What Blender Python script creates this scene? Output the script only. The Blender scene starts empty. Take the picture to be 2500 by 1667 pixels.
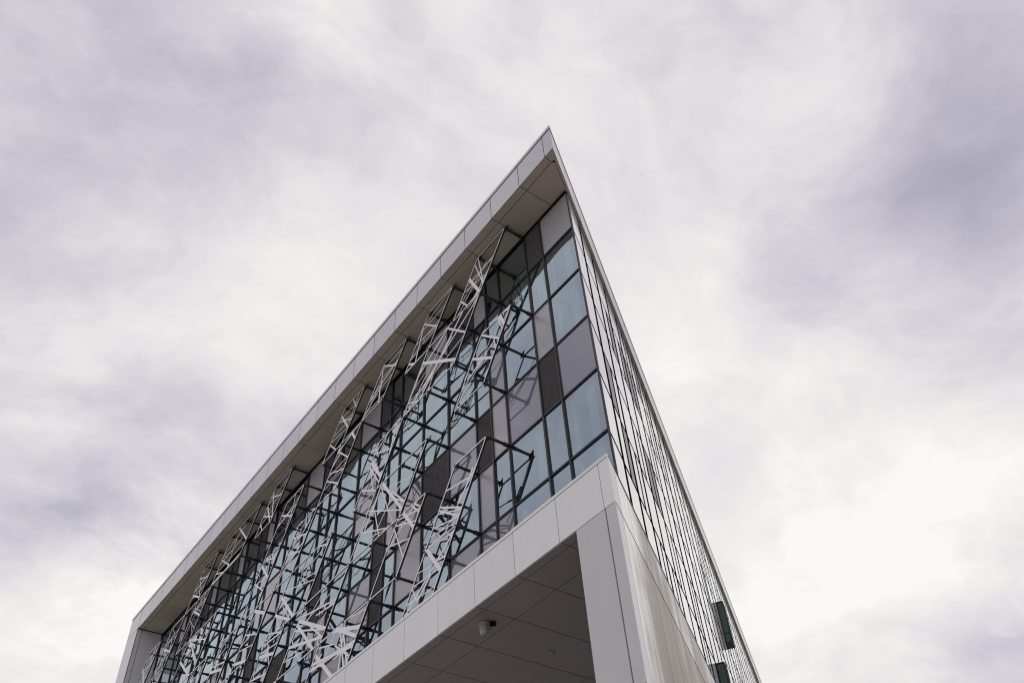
import bpy, bmesh, math, random
from mathutils import Vector, Matrix

# ------------------------------------------------------------------ camera
U = 1.5            # one facade module in metres
EYE = 1.6          # camera height above the ground
CAM = (6.548, -6.9033)
ROT = ((0.5965075, 0.8005225, -0.0578149),
       (-0.5991754, 0.3962302, -0.6956943),
       (-0.5340109, 0.4496281, 0.7160076))      # rows: right, down, forward

def W(x, y, z):
    """module coordinates (z measured from eye level) -> metres"""
    return Vector((x * U, y * U, z * U + EYE))

scene = bpy.context.scene
col = scene.collection
cam_data = bpy.data.cameras.new('camera')
cam_data.sensor_width = 36.0
cam_data.lens = 2089.724 / 2500.0 * 36.0
cam_data.clip_start = 0.1
cam_data.clip_end = 20000
cam = bpy.data.objects.new('camera', cam_data)
col.objects.link(cam)
rt, dn, fw = (Vector(r) for r in ROT)
M = Matrix((rt, -dn, -fw)).transposed().to_4x4()
M.translation = W(CAM[0], CAM[1], 0)
cam.matrix_world = M
scene.camera = cam

def ray(px, py):
    v = rt * ((px - 1250) / 2089.724) + dn * ((py - 833.5) / 2089.724) + fw
    return v.normalized()

# ------------------------------------------------------------------ exposure
scene.view_settings.view_transform = 'Standard'
scene.view_settings.look = 'None'
scene.view_settings.exposure = 0.0
scene.view_settings.gamma = 1.0
scene.view_settings.use_curve_mapping = False
scene.cycles.use_denoising = True
scene.cycles.filter_width = 1.1
scene.cycles.max_bounces = 6
scene.cycles.transparent_max_bounces = 16
scene.cycles.sample_clamp_indirect = 4.0

# ------------------------------------------------------------------ sun
SUN_DIR = ray(1500, 1250)
sun_elev = math.asin(SUN_DIR.z)
sun_az = math.atan2(SUN_DIR.x, SUN_DIR.y)
sun_data = bpy.data.lights.new('sun', 'SUN')
sun_data.energy = 0.6
sun_data.angle = math.radians(12)
sun_data.color = (1.0, 0.95, 0.88)
sun = bpy.data.objects.new('sun', sun_data)
sun.rotation_euler = (-SUN_DIR).to_track_quat('-Z', 'Y').to_euler()
col.objects.link(sun)

# ------------------------------------------------------------------ sky
world = bpy.data.worlds.new('World')
scene.world = world
world.use_nodes = True
wt = world.node_tree
world.cycles.sampling_method = 'MANUAL'
world.cycles.sample_map_resolution = 256
wt.nodes.clear()

class NT:
    """tiny helper to write node graphs"""
    def __init__(self, tree): self.t = tree
    def n(self, typ, **kw):
        nd = self.t.nodes.new(typ)
        for k, v in kw.items(): setattr(nd, k, v)
        return nd
    def put(self, sock, v):
        if isinstance(v, bpy.types.NodeSocket): self.t.links.new(v, sock)
        elif v is not None: sock.default_value = v
    def m(self, op, a, b=None, c=None, clamp=False):
        nd = self.n('ShaderNodeMath', operation=op, use_clamp=clamp)
        self.put(nd.inputs[0], a); self.put(nd.inputs[1], b)
        if c is not None: self.put(nd.inputs[2], c)
        return nd.outputs[0]
    def v(self, op, a, b=None, scale=None):
        nd = self.n('ShaderNodeVectorMath', operation=op)
        self.put(nd.inputs[0], a)
        if b is not None: self.put(nd.inputs[1], b)
        if scale is not None: self.put(nd.inputs['Scale'], scale)
        return nd.outputs['Value'] if op in ('DOT_PRODUCT', 'LENGTH') else nd.outputs[0]
    def noise(self, vec, scale, detail=4, rough=0.5, dist=0.0):
        nd = self.n('ShaderNodeTexNoise')
        self.put(nd.inputs['Vector'], vec)
        nd.inputs['Scale'].default_value = scale
        nd.inputs['Detail'].default_value = detail
        nd.inputs['Roughness'].default_value = rough
        nd.inputs['Distortion'].default_value = dist
        return nd
    def ramp(self, fac, stops):
        nd = self.n('ShaderNodeValToRGB')
        self.put(nd.inputs[0], fac)
        el = nd.color_ramp.elements
        while len(el) < len(stops): el.new(0.5)
        for e, (p, c) in zip(el, stops):
            e.position = p; e.color = (*c, 1)
        return nd.outputs[0]
    def mix(self, fac, a, b, blend='MIX'):
        nd = self.n('ShaderNodeMix', data_type='RGBA', blend_type=blend)
        self.put(nd.inputs[0], fac); self.put(nd.inputs[6], a); self.put(nd.inputs[7], b)
        return nd.outputs[2]

g = NT(wt)
tc = g.n('ShaderNodeTexCoord')
d0 = tc.outputs['Generated']
# cloud deck: the view direction carried to a level sheet overhead
sep = g.n('ShaderNodeSeparateXYZ'); g.put(sep.inputs[0], d0)
zz = g.m('ADD', g.m('MAXIMUM', sep.outputs[2], 0.0), 0.22)
sheet = g.n('ShaderNodeCombineXYZ')
g.put(sheet.inputs[0], g.m('DIVIDE', sep.outputs[0], zz))
g.put(sheet.inputs[1], g.m('DIVIDE', sep.outputs[1], zz))
mp = g.n('ShaderNodeMapping'); g.put(mp.inputs[0], sheet.outputs[0])
mp.inputs['Rotation'].default_value = (0, 0, math.radians(38))
mp.inputs['Scale'].default_value = (1.0, 0.86, 1.0)
warp = g.noise(mp.outputs[0], 1.7, 5, 0.55)
wv = g.v('SCALE', g.v('SUBTRACT', warp.outputs['Color'], (0.5, 0.5, 0.5)), scale=0.30)
pv = g.v('ADD', mp.outputs[0], wv)
big = g.noise(pv, 1.3, 3, 0.5).outputs[0]
mid = g.noise(pv, 3.0, 8, 0.60).outputs[0]
fine = g.noise(g.v('ADD', pv, wv), 7.5, 9, 0.64).outputs[0]
val = g.m('MULTIPLY_ADD', g.m('SUBTRACT', big, 0.5), 0.62, 0.635)
val = g.m('MULTIPLY_ADD', g.m('SUBTRACT', mid, 0.5), 0.95, val)
val = g.m('MULTIPLY_ADD', g.m('SUBTRACT', fine, 0.5), 0.40, val)
lump = g.m('MULTIPLY_ADD', g.m('SUBTRACT', mid, 0.42), 3.2, 0.55, clamp=True)      # cloud edges
# the larger thick and thin places of this cloud deck
dw = g.v('NORMALIZE', g.v('ADD', d0, g.v('SCALE', g.v('SUBTRACT', warp.outputs['Color'], (0.5, 0.5, 0.5)), scale=0.22)))
for px, py, rad, amp in [
        (2060, 1180, 480, 0.34), (1000, 560, 380, 0.18), (770, 50, 130, 0.36), (1100, 20, 90, 0.16),
        (1560, 560, 260, 0.05), (270, 1480, 180, 0.50), (1650, 760, 240, 0.05), (620, 640, 260, 0.10),
        (2250, 1500, 320, 0.16), (100, 1640, 260, 0.12),
        (300, 30, 330, -0.16), (30, 300, 260, -0.03), (380, 860, 250, 0.06), (120, 1050, 330, 0.02),
        (2330, 430, 230, -0.36), (2450, 860, 200, -0.34), (1930, 650, 150, -0.28), (2150, 780, 140, -0.14), (2420, 80, 260, -0.02),
        (60, 1330, 190, -0.30), (2440, 1640, 230, -0.40), (1780, 1090, 110, -0.12), (1700, 120, 400, -0.10),
        (500, 1180, 230, 0.0), (620, 890, 170, 0.13), (2120, 900, 120, -0.10)]:
    b = ray(px, py)
    k = 1.0 / (1.0 - math.cos(math.atan(rad / 2089.724)))
    e = g.m('POWER', math.e, g.m('MULTIPLY', g.m('SUBTRACT', g.v('DOT_PRODUCT', dw, tuple(b)), 1.0), k))
    if rad < 200 and amp > 0.2: e = g.m('MULTIPLY', e, lump)
    val = g.m('MULTIPLY_ADD', e, amp, val)
cloud = g.ramp(val, [(0.0, (0.30, 0.295, 0.39)), (0.28, (0.46, 0.435, 0.525)), (0.5, (0.63, 0.59, 0.66)),
                     (0.72, (0.80, 0.765, 0.785)), (0.90, (0.89, 0.87, 0.86)), (1.0, (0.955, 0.945, 0.935))])
sky = g.n('ShaderNodeTexSky', sky_type='NISHITA')
sky.sun_disc = False
sky.sun_elevation = sun_elev
sky.sun_rotation = sun_az
bg_sky = g.n('ShaderNodeBackground'); g.put(bg_sky.inputs[0], sky.outputs[0]); bg_sky.inputs[1].default_value = 0.10
bg_cl = g.n('ShaderNodeBackground'); g.put(bg_cl.inputs[0], cloud); bg_cl.inputs[1].default_value = 1.0
cover = g.m('MULTIPLY_ADD', val, 0.25, 0.80, clamp=True)
mixw = g.n('ShaderNodeMixShader'); g.put(mixw.inputs[0], cover)
wt.links.new(bg_sky.outputs[0], mixw.inputs[1]); wt.links.new(bg_cl.outputs[0], mixw.inputs[2])
out = g.n('ShaderNodeOutputWorld'); wt.links.new(mixw.outputs[0], out.inputs[0])

# ------------------------------------------------------------------ materials
def new_mat(name):
    m = bpy.data.materials.new(name); m.use_nodes = True
    m.node_tree.nodes.clear()
    return m, NT(m.node_tree)

def finish(gg, shader):
    o = gg.n('ShaderNodeOutputMaterial'); gg.t.links.new(shader, o.inputs[0])

def principled(gg, color, rough, metal=0.0, spec=0.5, coat=0.0, coat_rough=0.05, normal=None):
    p = gg.n('ShaderNodeBsdfPrincipled')
    gg.put(p.inputs['Base Color'], color if isinstance(color, bpy.types.NodeSocket) else (*color, 1))
    gg.put(p.inputs['Roughness'], rough)
    p.inputs['Metallic'].default_value = metal
    p.inputs['Specular IOR Level'].default_value = spec
    p.inputs['Coat Weight'].default_value = coat
    p.inputs['Coat Roughness'].default_value = coat_rough
    if normal is not None: gg.put(p.inputs['Normal'], normal)
    return p.outputs[0]

def surface(name, color, rough, metal=0.0, spec=0.5, coat=0.0, vary=0.06, grain=0.06, scale=6.0,
            streak=0.0, bump=0.0, each=0.05, coat_rough=0.08):
    """painted or coated sheet: a little dust, streaking and piece-to-piece difference"""
    m, gg = new_mat(name)
    geo = gg.n('ShaderNodeNewGeometry').outputs['Position']
    inf = gg.n('ShaderNodeObjectInfo').outputs['Random']
    a = gg.noise(geo, scale * 0.12, 4, 0.55).outputs[0]
    b = gg.noise(geo, scale * 3.0, 5, 0.6).outputs[0]
    f = gg.m('MULTIPLY_ADD', gg.m('SUBTRACT', a, 0.5), vary * 2, 1.0)
    f = gg.m('MULTIPLY_ADD', gg.m('SUBTRACT', b, 0.5), grain * 2, f)
    f = gg.m('MULTIPLY_ADD', gg.m('SUBTRACT', inf, 0.5), each * 2, f)
    if streak:
        mpn = gg.n('ShaderNodeMapping'); gg.put(mpn.inputs[0], geo)
        mpn.inputs['Scale'].default_value = (1.6, 1.6, 0.12)
        s = gg.noise(mpn.outputs[0], 1.6, 5, 0.6).outputs[0]
        f = gg.m('MULTIPLY_ADD', gg.m('SUBTRACT', s, 0.5), streak * 2, f)
    c = gg.n('ShaderNodeVectorMath', operation='SCALE')
    c.inputs[0].default_value = color; gg.put(c.inputs['Scale'], f)
    nrm = None
    if bump:
        bn = gg.n('ShaderNodeBump'); bn.inputs['Strength'].default_value = bump; bn.inputs['Distance'].default_value = 0.02
        gg.put(bn.inputs['Height'], gg.noise(geo, scale * 0.25, 2, 0.4).outputs[0]); nrm = bn.outputs[0]
    r = gg.m('MULTIPLY_ADD', gg.m('SUBTRACT', a, 0.5), 0.10, rough)
    finish(gg, principled(gg, c.outputs[0], r, metal, spec, coat, coat_rough, nrm))
    return m

def glass(name, tint, base_refl, through, bump):
    """coated solar glass: mirror of the sky over a tinted view of the room"""
    m, gg = new_mat(name)
    geo = gg.n('ShaderNodeNewGeometry').outputs['Position']
    bn = gg.n('ShaderNodeBump'); bn.inputs['Strength'].default_value = bump; bn.inputs['Distance'].default_value = 0.05
    gg.put(bn.inputs['Height'], gg.noise(geo, 0.9, 1, 0.3).outputs[0])
    gl = gg.n('ShaderNodeBsdfGlossy'); gl.inputs['Color'].default_value = (*tint, 1); gl.inputs['Roughness'].default_value = 0.012
    gg.put(gl.inputs['Normal'], bn.outputs[0])
    tr = gg.n('ShaderNodeBsdfTransparent'); tr.inputs['Color'].default_value = (*through, 1)
    dust = gg.n('ShaderNodeBsdfDiffuse')
    mpn = gg.n('ShaderNodeMapping'); gg.put(mpn.inputs[0], geo); mpn.inputs['Scale'].default_value = (6, 6, 0.35)
    dust.inputs['Color'].default_value = (0.42, 0.43, 0.44, 1)
    lw = gg.n('ShaderNodeFresnel'); lw.inputs[0].default_value = 1.5
    fac = gg.m('ADD', lw.outputs[0], base_refl, clamp=True)
    mx = gg.n('ShaderNodeMixShader'); gg.put(mx.inputs[0], fac)
    gg.t.links.new(tr.outputs[0], mx.inputs[1]); gg.t.links.new(gl.outputs[0], mx.inputs[2])
    df = gg.m('MULTIPLY', gg.m('SUBTRACT', gg.noise(mpn.outputs[0], 1.4, 6, 0.65).outputs[0], 0.36, clamp=True), 0.12)
    m2 = gg.n('ShaderNodeMixShader'); gg.put(m2.inputs[0], df)
    gg.t.links.new(mx.outputs[0], m2.inputs[1]); gg.t.links.new(dust.outputs[0], m2.inputs[2])
    finish(gg, m2.outputs[0])
    return m

def sheet_metal(name, color, rough, spec=0.4, **kw):
    """cut sheet: pale coat outside, dark primer on the face turned to the glass"""
    m, gg = new_mat(name)
    geo = gg.n('ShaderNodeNewGeometry')
    sp = gg.n('ShaderNodeSeparateXYZ'); gg.put(sp.inputs[0], geo.outputs['True Normal'])
    back = gg.m('GREATER_THAN', sp.outputs[1], 0.5)
    b = gg.noise(geo.outputs['Position'], 4.0, 4, 0.6).outputs[0]
    f = gg.m('MULTIPLY_ADD', gg.m('SUBTRACT', b, 0.5), 0.10, 1.0)
    c = gg.n('ShaderNodeVectorMath', operation='SCALE'); c.inputs[0].default_value = color; gg.put(c.inputs['Scale'], f)
    finish(gg, principled(gg, gg.mix(back, c.outputs[0], (0.045, 0.06, 0.06, 1)), rough, 0, spec))
    return m

DRX, DRY = -0.54573309, 0.83795907
MAT = {}
MAT['fascia'] = surface('anodised_fascia', (0.49, 0.495, 0.515), 0.24, metal=0.8, spec=0.5, vary=0.06, grain=0.0, each=0.05, streak=0.03)
MAT['white'] = surface('white_coated_panel', (0.82, 0.825, 0.825), 0.32, spec=0.5, vary=0.05, grain=0.02, streak=0.05, each=0.035)
MAT['pier'] = surface('grey_white_pier_panel', (0.61, 0.615, 0.63), 0.34, spec=0.5, vary=0.06, grain=0.02, streak=0.05, each=0.03)
MAT['soffit'] = surface('beige_soffit_panel', (0.45, 0.395, 0.325), 0.5, vary=0.09, grain=0.03, each=0.05)
MAT['soffit_low'] = surface('grey_soffit_panel', (0.40, 0.37, 0.335), 0.55, vary=0.08, grain=0.03, each=0.03)
MAT['dark'] = surface('charcoal_steel', (0.022, 0.024, 0.028), 0.42, spec=0.3, vary=0.08, each=0.04)
MAT['mullion'] = surface('graphite_mullion', (0.024, 0.023, 0.028), 0.38, spec=0.35, vary=0.06, each=0.06)
MAT['void'] = surface('black_membrane', (0.012, 0.012, 0.014), 1.0, spec=0.0)
MAT['screen'] = sheet_metal('pale_screen_sheet', (0.92, 0.90, 0.93), 0.45, spec=0.4, vary=0.03, grain=0.03, each=0.03)
MAT['matte'] = surface('grey_metal_panel', (0.44, 0.445, 0.475), 0.30, metal=0.2, spec=0.5, vary=0.05, grain=0.02, each=0.06)
MAT['cassette'] = surface('gloss_white_cassette', (0.90, 0.90, 0.91), 0.16, spec=0.6, coat=0.7, vary=0.03, grain=0.015, each=0.04, streak=0.02)
MAT['cassette_reflecting'] = surface('white_cassette_painted_reflection', (0.26, 0.245, 0.24), 0.35, spec=0.4, vary=0.03, grain=0.015, each=0.2)  # grey base colour paints in the dark soffit reflection on some white cassettes
MAT['louvre'] = surface('louvre_blade', (0.15, 0.148, 0.15), 0.4, spec=0.5)
MAT['glass'] = glass('blue_solar_glass', (0.70, 0.85, 0.91), 0.44, (0.60, 0.72, 0.74), 0.16)
MAT['lilac'] = surface('lilac_spandrel_glass', (0.18, 0.19, 0.235), 0.04, spec=1.0, coat=1.0, vary=0.03, grain=0.01, each=0.10, coat_rough=0.015)
MAT['darkglass'] = surface('dark_green_glass', (0.06, 0.11, 0.10), 0.08, spec=0.4, vary=0.02, grain=0.0)
MAT['blind'] = surface('pale_blind', (0.90, 0.93, 0.92), 0.7)
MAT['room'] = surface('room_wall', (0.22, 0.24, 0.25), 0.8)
MAT['slab'] = surface('floor_slab', (0.45, 0.45, 0.44), 0.8)
MAT['lens'] = surface('milky_lamp_glass', (0.46, 0.44, 0.39), 0.22, spec=0.6, coat=0.4, vary=0.12, grain=0.12, scale=30)
MAT['lampbase'] = surface('cream_lamp_base', (0.40, 0.38, 0.30), 0.5, vary=0.1)
MAT['algae'] = surface('algae_stained_trim', (0.16, 0.17, 0.06), 0.8, vary=0.3, grain=0.3)

def weathered():
    """white wall sheet washed by dirty rain: brown-grey runs of their own shape"""
    m, gg = new_mat('rain_streaked_white_panel')
    geo = gg.n('ShaderNodeNewGeometry').outputs['Position']
    mpn = gg.n('ShaderNodeMapping'); gg.put(mpn.inputs[0], geo); mpn.inputs['Scale'].default_value = (1.5, 1.5, 0.07)
    s1 = gg.noise(mpn.outputs[0], 0.8, 3, 0.5).outputs[0]
    s2 = gg.noise(mpn.outputs[0], 4.5, 6, 0.65).outputs[0]
    s3 = gg.noise(geo, 0.45, 4, 0.55).outputs[0]
    along = gg.v('DOT_PRODUCT', geo, (DRX, DRY, 0.0))
    sz = gg.n('ShaderNodeSeparateXYZ'); gg.put(sz.inputs[0], geo)
    near = gg.n('ShaderNodeMapRange', interpolation_type='SMOOTHSTEP'); gg.put(near.inputs[0], along)
    near.inputs[1].default_value = 0.5; near.inputs[2].default_value = 2.4; near.inputs[3].default_value = -0.55; near.inputs[4].default_value = 0.06
    low = gg.n('ShaderNodeMapRange'); gg.put(low.inputs[0], sz.outputs[2])      # runs start under the ledge joint
    low.inputs[1].default_value = 6.3685 * U + EYE - 0.05; low.inputs[2].default_value = 6.3685 * U + EYE; low.inputs[3].default_value = 0.16; low.inputs[4].default_value = -0.10
    f = gg.m('MULTIPLY_ADD', s1, 1.3, gg.m('MULTIPLY_ADD', s2, 0.55, gg.m('MULTIPLY', s3, 1.25)))
    f = gg.m('ADD', gg.m('ADD', f, near.outputs[0]), low.outputs[0])
    c = gg.ramp(gg.m('SUBTRACT', f, 0.85, clamp=True), [(0.10, (0.84, 0.83, 0.82)), (0.38, (0.74, 0.705, 0.65)), (0.58, (0.56, 0.515, 0.44)), (0.80, (0.36, 0.32, 0.255))])
    rr = gg.m('MULTIPLY_ADD', gg.m('SUBTRACT', f, 1.1, clamp=True), 0.7, 0.12)
    finish(gg, principled(gg, c, rr, 0, 0.6, 0.25, 0.1))
    return m
MAT['weathered'] = weathered()

def paving():
    m, gg = new_mat('pale_paving')
    geo = gg.n('ShaderNodeNewGeometry').outputs['Position']
    br = gg.n('ShaderNodeTexBrick'); gg.put(br.inputs['Vector'], geo)
    br.inputs['Scale'].default_value = 1.6
    br.inputs['Color1'].default_value = (0.40, 0.385, 0.36, 1); br.inputs['Color2'].default_value = (0.44, 0.42, 0.395, 1)
    br.inputs['Mortar'].default_value = (0.16, 0.15, 0.14, 1); br.inputs['Mortar Size'].default_value = 0.012
    c = gg.mix(gg.noise(geo, 0.15, 5, 0.6).outputs[0], br.outputs[0], (0.33, 0.32, 0.30, 1))
    finish(gg, principled(gg, c, 0.8))
    return m
MAT['paving'] = paving()

# ------------------------------------------------------------------ mesh helpers
X0 = 0.128; YG = 0.8906; XC = -0.536; ZT = 15.8498; ZB = 15.1017; ZCOP = 15.9564
YB = -0.0983; CX = 0.2502; ZL = 7.087; ZBT = 7.1449; ZBB = 6.3685
ZR = [15.1017, 13.8392, 12.5308, 11.2126, 9.894, 8.5709, 7.25]      # transom levels
XL = -24.09; XIN = -23.04                                            # left leg of the frame
DR = Vector((-0.54573309, 0.83795907)); NR = Vector((0.83795907, 0.54573309))
GROUND_Z = -EYE / U

def front(base):
    return lambda a, z, o: W(a, base - o, z)

def side(a, z, o):
    return W(X0 + DR.x * a + NR.x * o, DR.y * a + NR.y * o, z)

def plan(a, b, o):
    """plan polygon (x, y) with o as height"""
    return W(a, b, o)

def xr(y, off):       # x of the side plane (offset off) at depth y
    s = (y - NR.y * off) / DR.y
    return X0 + DR.x * s + NR.x * off

def clip(poly, off):
    """cut a plan polygon back to the inside of the side plane"""
    dist = lambda p: (p[0] - X0) * NR.x + p[1] * NR.y - off
    outp = []
    for i, p in enumerate(poly):
        q = poly[(i + 1) % len(poly)]; dp, dq = dist(p), dist(q)
        if dp <= 0: outp.append(p)
        if dp * dq < 0:
            t = dp / (dp - dq); outp.append((p[0] + (q[0] - p[0]) * t, p[1] + (q[1] - p[1]) * t))
    return outp

class MB:
    def __init__(self): self.v = []; self.f = []
    def prism(self, fr, poly, o0, o1):
        n = len(poly); b = len(self.v)
        for o in (o0, o1):
            for a, z in poly: self.v.append(fr(a, z, o))
        self.f.append([b + i for i in range(n)][::-1]); self.f.append([b + n + i for i in range(n)])
        for i in range(n):
            j = (i + 1) % n
            self.f.append([b + i, b + j, b + n + j, b + n + i])
        return self
    def box(self, fr, a0, a1, z0, z1, o0, o1):
        return self.prism(fr, [(a0, z0), (a1, z0), (a1, z1), (a0, z1)], o0, o1)
    def bar(self, fr, p, q, w, o0, o1, ext=0.0):
        """flat strip of width w from p to q in the sheet fr"""
        p = Vector(p); q = Vector(q); t = (q - p).normalized(); s = Vector((-t.y, t.x)) * (w / 2)
        p = p - t * ext; q = q + t * ext
        return self.prism(fr, [tuple(p - s), tuple(q - s), tuple(q + s), tuple(p + s)], o0, o1)
    def tube(self, p, q, r0, r1=None, n=12):
        r1 = r0 if r1 is None else r1
        p = Vector(p); q = Vector(q); t = (q - p).normalized()
        a = t.orthogonal().normalized(); c = t.cross(a); b = len(self.v)
        for o, r in ((p, r0), (q, r1)):
            for i in range(n):
                th = 2 * math.pi * i / n
                self.v.append(o + a * (r * math.cos(th)) + c * (r * math.sin(th)))
        self.f.append([b + i for i in range(n)][::-1]); self.f.append([b + n + i for i in range(n)])
        for i in range(n):
            j = (i + 1) % n
            self.f.append([b + i, b + j, b + n + j, b + n + i])
        return self
    def lathe(self, c, prof, n=24):
        b = len(self.v)
        for r, h in prof:
            for i in range(n):
                th = 2 * math.pi * i / n
                self.v.append(Vector(c) + Vector((r * math.cos(th), r * math.sin(th), h)))
        for k in range(len(prof) - 1):
            for i in range(n):
                j = (i + 1) % n
                self.f.append([b + k * n + i, b + k * n + j, b + (k + 1) * n + j, b + (k + 1) * n + i])
        self.f.append([b + i for i in range(n)][::-1])
        e = b + (len(prof) - 1) * n
        self.f.append([e + i for i in range(n)])
        return self
    def build(self, name, mat, parent=None, smooth=False, kind=None, label=None, fix=True):
        me = bpy.data.meshes.new(name)
        org = Vector((0, 0, 0))
        for v in self.v: org += v
        org /= len(self.v)
        pw = parent.matrix_world.translation if parent else Vector((0, 0, 0))
        me.from_pydata([v - org for v in self.v], [], self.f)
        if fix:
          bm = bmesh.new(); bm.from_mesh(me); bmesh.ops.recalc_face_normals(bm, faces=bm.faces); bm.to_mesh(me); bm.free()
        me.materials.append(MAT[mat])
        if smooth:
            for p in me.polygons: p.use_smooth = len(p.vertices) == 4
        o = bpy.data.objects.new(name, me); col.objects.link(o)
        o.parent = parent
        o.location = org - pw
        o.matrix_world = Matrix.Translation(org)
        if kind: o['kind'] = kind
        if label: o['label'] = label
        return o

def copy_at(src, loc, parent):
    o = src.copy(); col.objects.link(o)
    o.parent = parent
    o.matrix_world = Matrix.Translation(loc)
    return o

def empty(name, loc, label, cat):
    o = bpy.data.objects.new(name, None); col.objects.link(o)
    o.location = loc; o.matrix_world = Matrix.Translation(loc)
    o['label'] = label; o['category'] = cat
    return o

rng = random.Random(11)
G = 0.008     # half a joint, in modules

# ------------------------------------------------------------------ ground
gm = MB(); S = 4000
gm.v = [Vector((-S, -S, 0)), Vector((S, -S, 0)), Vector((S, S, 0)), Vector((-S, S, 0))]; gm.f = [[0, 1, 2, 3]]
ground = gm.build('ground', 'paving'); ground['kind'] = 'structure'

# ------------------------------------------------------------------ the building
bld = empty('office_building', W(-6, 6, GROUND_Z),
            'sharp-cornered modern office building with white-framed glass front and lattice metal sunscreens', 'building')
F0 = front(0.0); FG = front(YG); FB = front(YB)
S_END = 34.0
def sidept(s, o): return (X0 + DR.x * s + NR.x * o, DR.y * s + NR.y * o)

# roof edge: coping and hidden backing
m = MB()
m.prism(plan, [(XL + 0.02, 0.035), (xr(0.035, -0.035), 0.035), sidept(S_END, -0.035), (XL + 0.02, 26)], ZB + 0.06, ZT)
roof = m.build('roof_deck', 'void', bld)
def eave(z0, z1, f, sd, back, name, mat):
    m = MB().prism(plan, clip([(XL, -f), (X0 + 1, -f), (X0 + 1, back), (XL, back)], sd), z0, z1)
    m.prism(plan, [(xr(back, sd), back), sidept(S_END, sd), sidept(S_END, sd - 0.1), (xr(back, sd - 0.1), back)], z0, z1)
    return m.build(name, mat, roof)
eave(ZT + 0.012, ZCOP, 0.014, 0.010, 0.12, 'coping', 'fascia')
eave(ZT - 0.02, ZT + 0.0125, -0.012, -0.012, 0.10, 'shadow_gap', 'void')

# front fascia panels
edges = [X0, -0.1367] + [-float(k) for k in range(1, 24)] + [XL]
for a, b in zip(edges, edges[1:]):
    r = a - (0 if a == X0 else G); l = b + (0 if b == XL else G)
    if b == XL: MB().prism(F0, [(XIN + 0.02, ZB + 0.012), (XIN + 0.02, ZT), (XL, ZT), (XL, ZB + 0.012)], -0.03, 0).build('fascia_panel', 'fascia', roof)
    else: MB().prism(plan, clip([(l, 0), (r, 0), (r, 0.012), (l, 0.012)], -0.001), ZB, ZT).build('fascia_panel', 'fascia', roof)
# side fascia panels
ss = [0.0, 0.26] + [float(k) - 0.02 for k in range(1, 35)]
for a, b in zip(ss, ss[1:]):
    MB().box(side, a + (0.037 if a == 0 else G), b - G, ZB, ZT, -0.012, 0).build('fascia_panel', 'fascia', roof)

# roof soffit: panels in two rows behind the front edge and a strip along the side
m = MB().prism(plan, [(XIN, 0.035), (xr(0.035, -0.035), 0.035), sidept(S_END, -0.035), (XIN, 2)], ZB + 0.031, ZB + 0.05)
soff = m.build('roof_soffit', 'void', bld)
yj = 0.195; OFF = -0.058
for k in range(1, 23):
    for y0, y1 in ((0.0125, yj - G), (yj + G, YG - 0.015)):
        MB().box(plan, -(k + 1) + G, -k - G, y0, y1, ZB + 0.004, ZB + 0.03).build('soffit_panel', 'soffit', soff)
# corner pieces
for poly, off in (
        ([(-1 + G, 0.0125), (-0.1367 - G, 0.002), (-0.155 - G, yj - G), (-1 + G, yj - G)], -0.0125),
        ([(-1 + G, yj + G), (-0.168, yj + G), (-0.128, 0.262), (X0, 0.262), (X0, YG - 0.015), (-1 + G, YG - 0.015)], OFF - 0.010),
        ([(-0.1367 + G, 0.002), (X0 + 1, 0.0125), (X0 + 1, 0.20), (-0.145, 0.20), (-0.155 + G, yj)], -0.0125)):
    MB().prism(plan, clip(poly, off), ZB + 0.004, ZB + 0.03).build('soffit_panel', 'soffit', soff)
for a, b in zip(ss[1:], ss[2:]):
    MB().prism(lambda s, o, z: W(*sidept(s, o), z), [(a + G, OFF if b < 1.2 else -0.078), (b - G, OFF if b < 1.2 else -0.078), (b - G, -0.0125), (a + G, -0.0125)], ZB + 0.004, ZB + 0.03).build('soffit_panel', 'soffit', soff)

# left leg of the frame
m = MB().box(F0, XL + 0.02, XIN - 0.02, GROUND_Z, ZB + 0.03, -YG, -0.035)
leg = m.build('frame_leg', 'void', bld)
zs = [GROUND_Z, 1.5, 4.6, 7.7, 11.0, ZB]
for a, b in zip(zs, zs[1:]):
    MB().box(F0, XL, XIN, a + G, b - G, -0.03, 0).build('leg_panel', 'fascia', leg)
    LX = lambda y, z, o: W(XIN - 0.02 + o, y, z)
    MB().box(LX, 0.0305, 0.17 - G, a + G, b - G, 0, 0.018).build('leg_panel', 'pier', leg)
    MB().box(LX, 0.17 + G, YG - 0.02, a + G, b - G, 0, 0.018).build('leg_panel', 'pier', leg)

# ---- curtain wall
def has_half(k): return k in (1, 3, 7, 10, 14, 16, 18, 20)
cols = [(XC, -1.4663), (-1.4663, -2.0)]
for k in range(2, 23):
    if has_half(k): cols += [(-float(k), -k - 0.5), (-k - 0.5, -float(k + 1))]
    else: cols.append((-float(k), -float(k + 1)))
ROWT = {  # what fills each bay, top row first: g glass, m grey metal, l lilac glass, v louvre
    0: 'mgglgg', 1: 'vgmvgg', 2: 'ggglgg', 3: 'gglmgl', 4: 'mggvml', 5: 'vgglgl', 6: 'mggvgg', 7: 'ggglmg',
    8: 'ggglgg', 9: 'vggvvg', 10: 'mglglg', 11: 'gggggm', 12: 'ggggmg', 13: 'vggvgg', 14: 'mggggm', 15: 'ggggvg',
    16: 'gglggg', 17: 'mggvmg', 18: 'vggggv', 19: 'gggggg', 20: 'mgglmg', 21: 'vggmgg', 22: 'gggggg', 23: 'mggvgl',
    24: 'vggggm', 25: 'gggggv', 26: 'gggmgg', 27: 'mggvgg', 28: 'vggggl', 29: 'gglggg', 30: 'mggggg', 31: 'ggggmg'}
m = MB()
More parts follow.
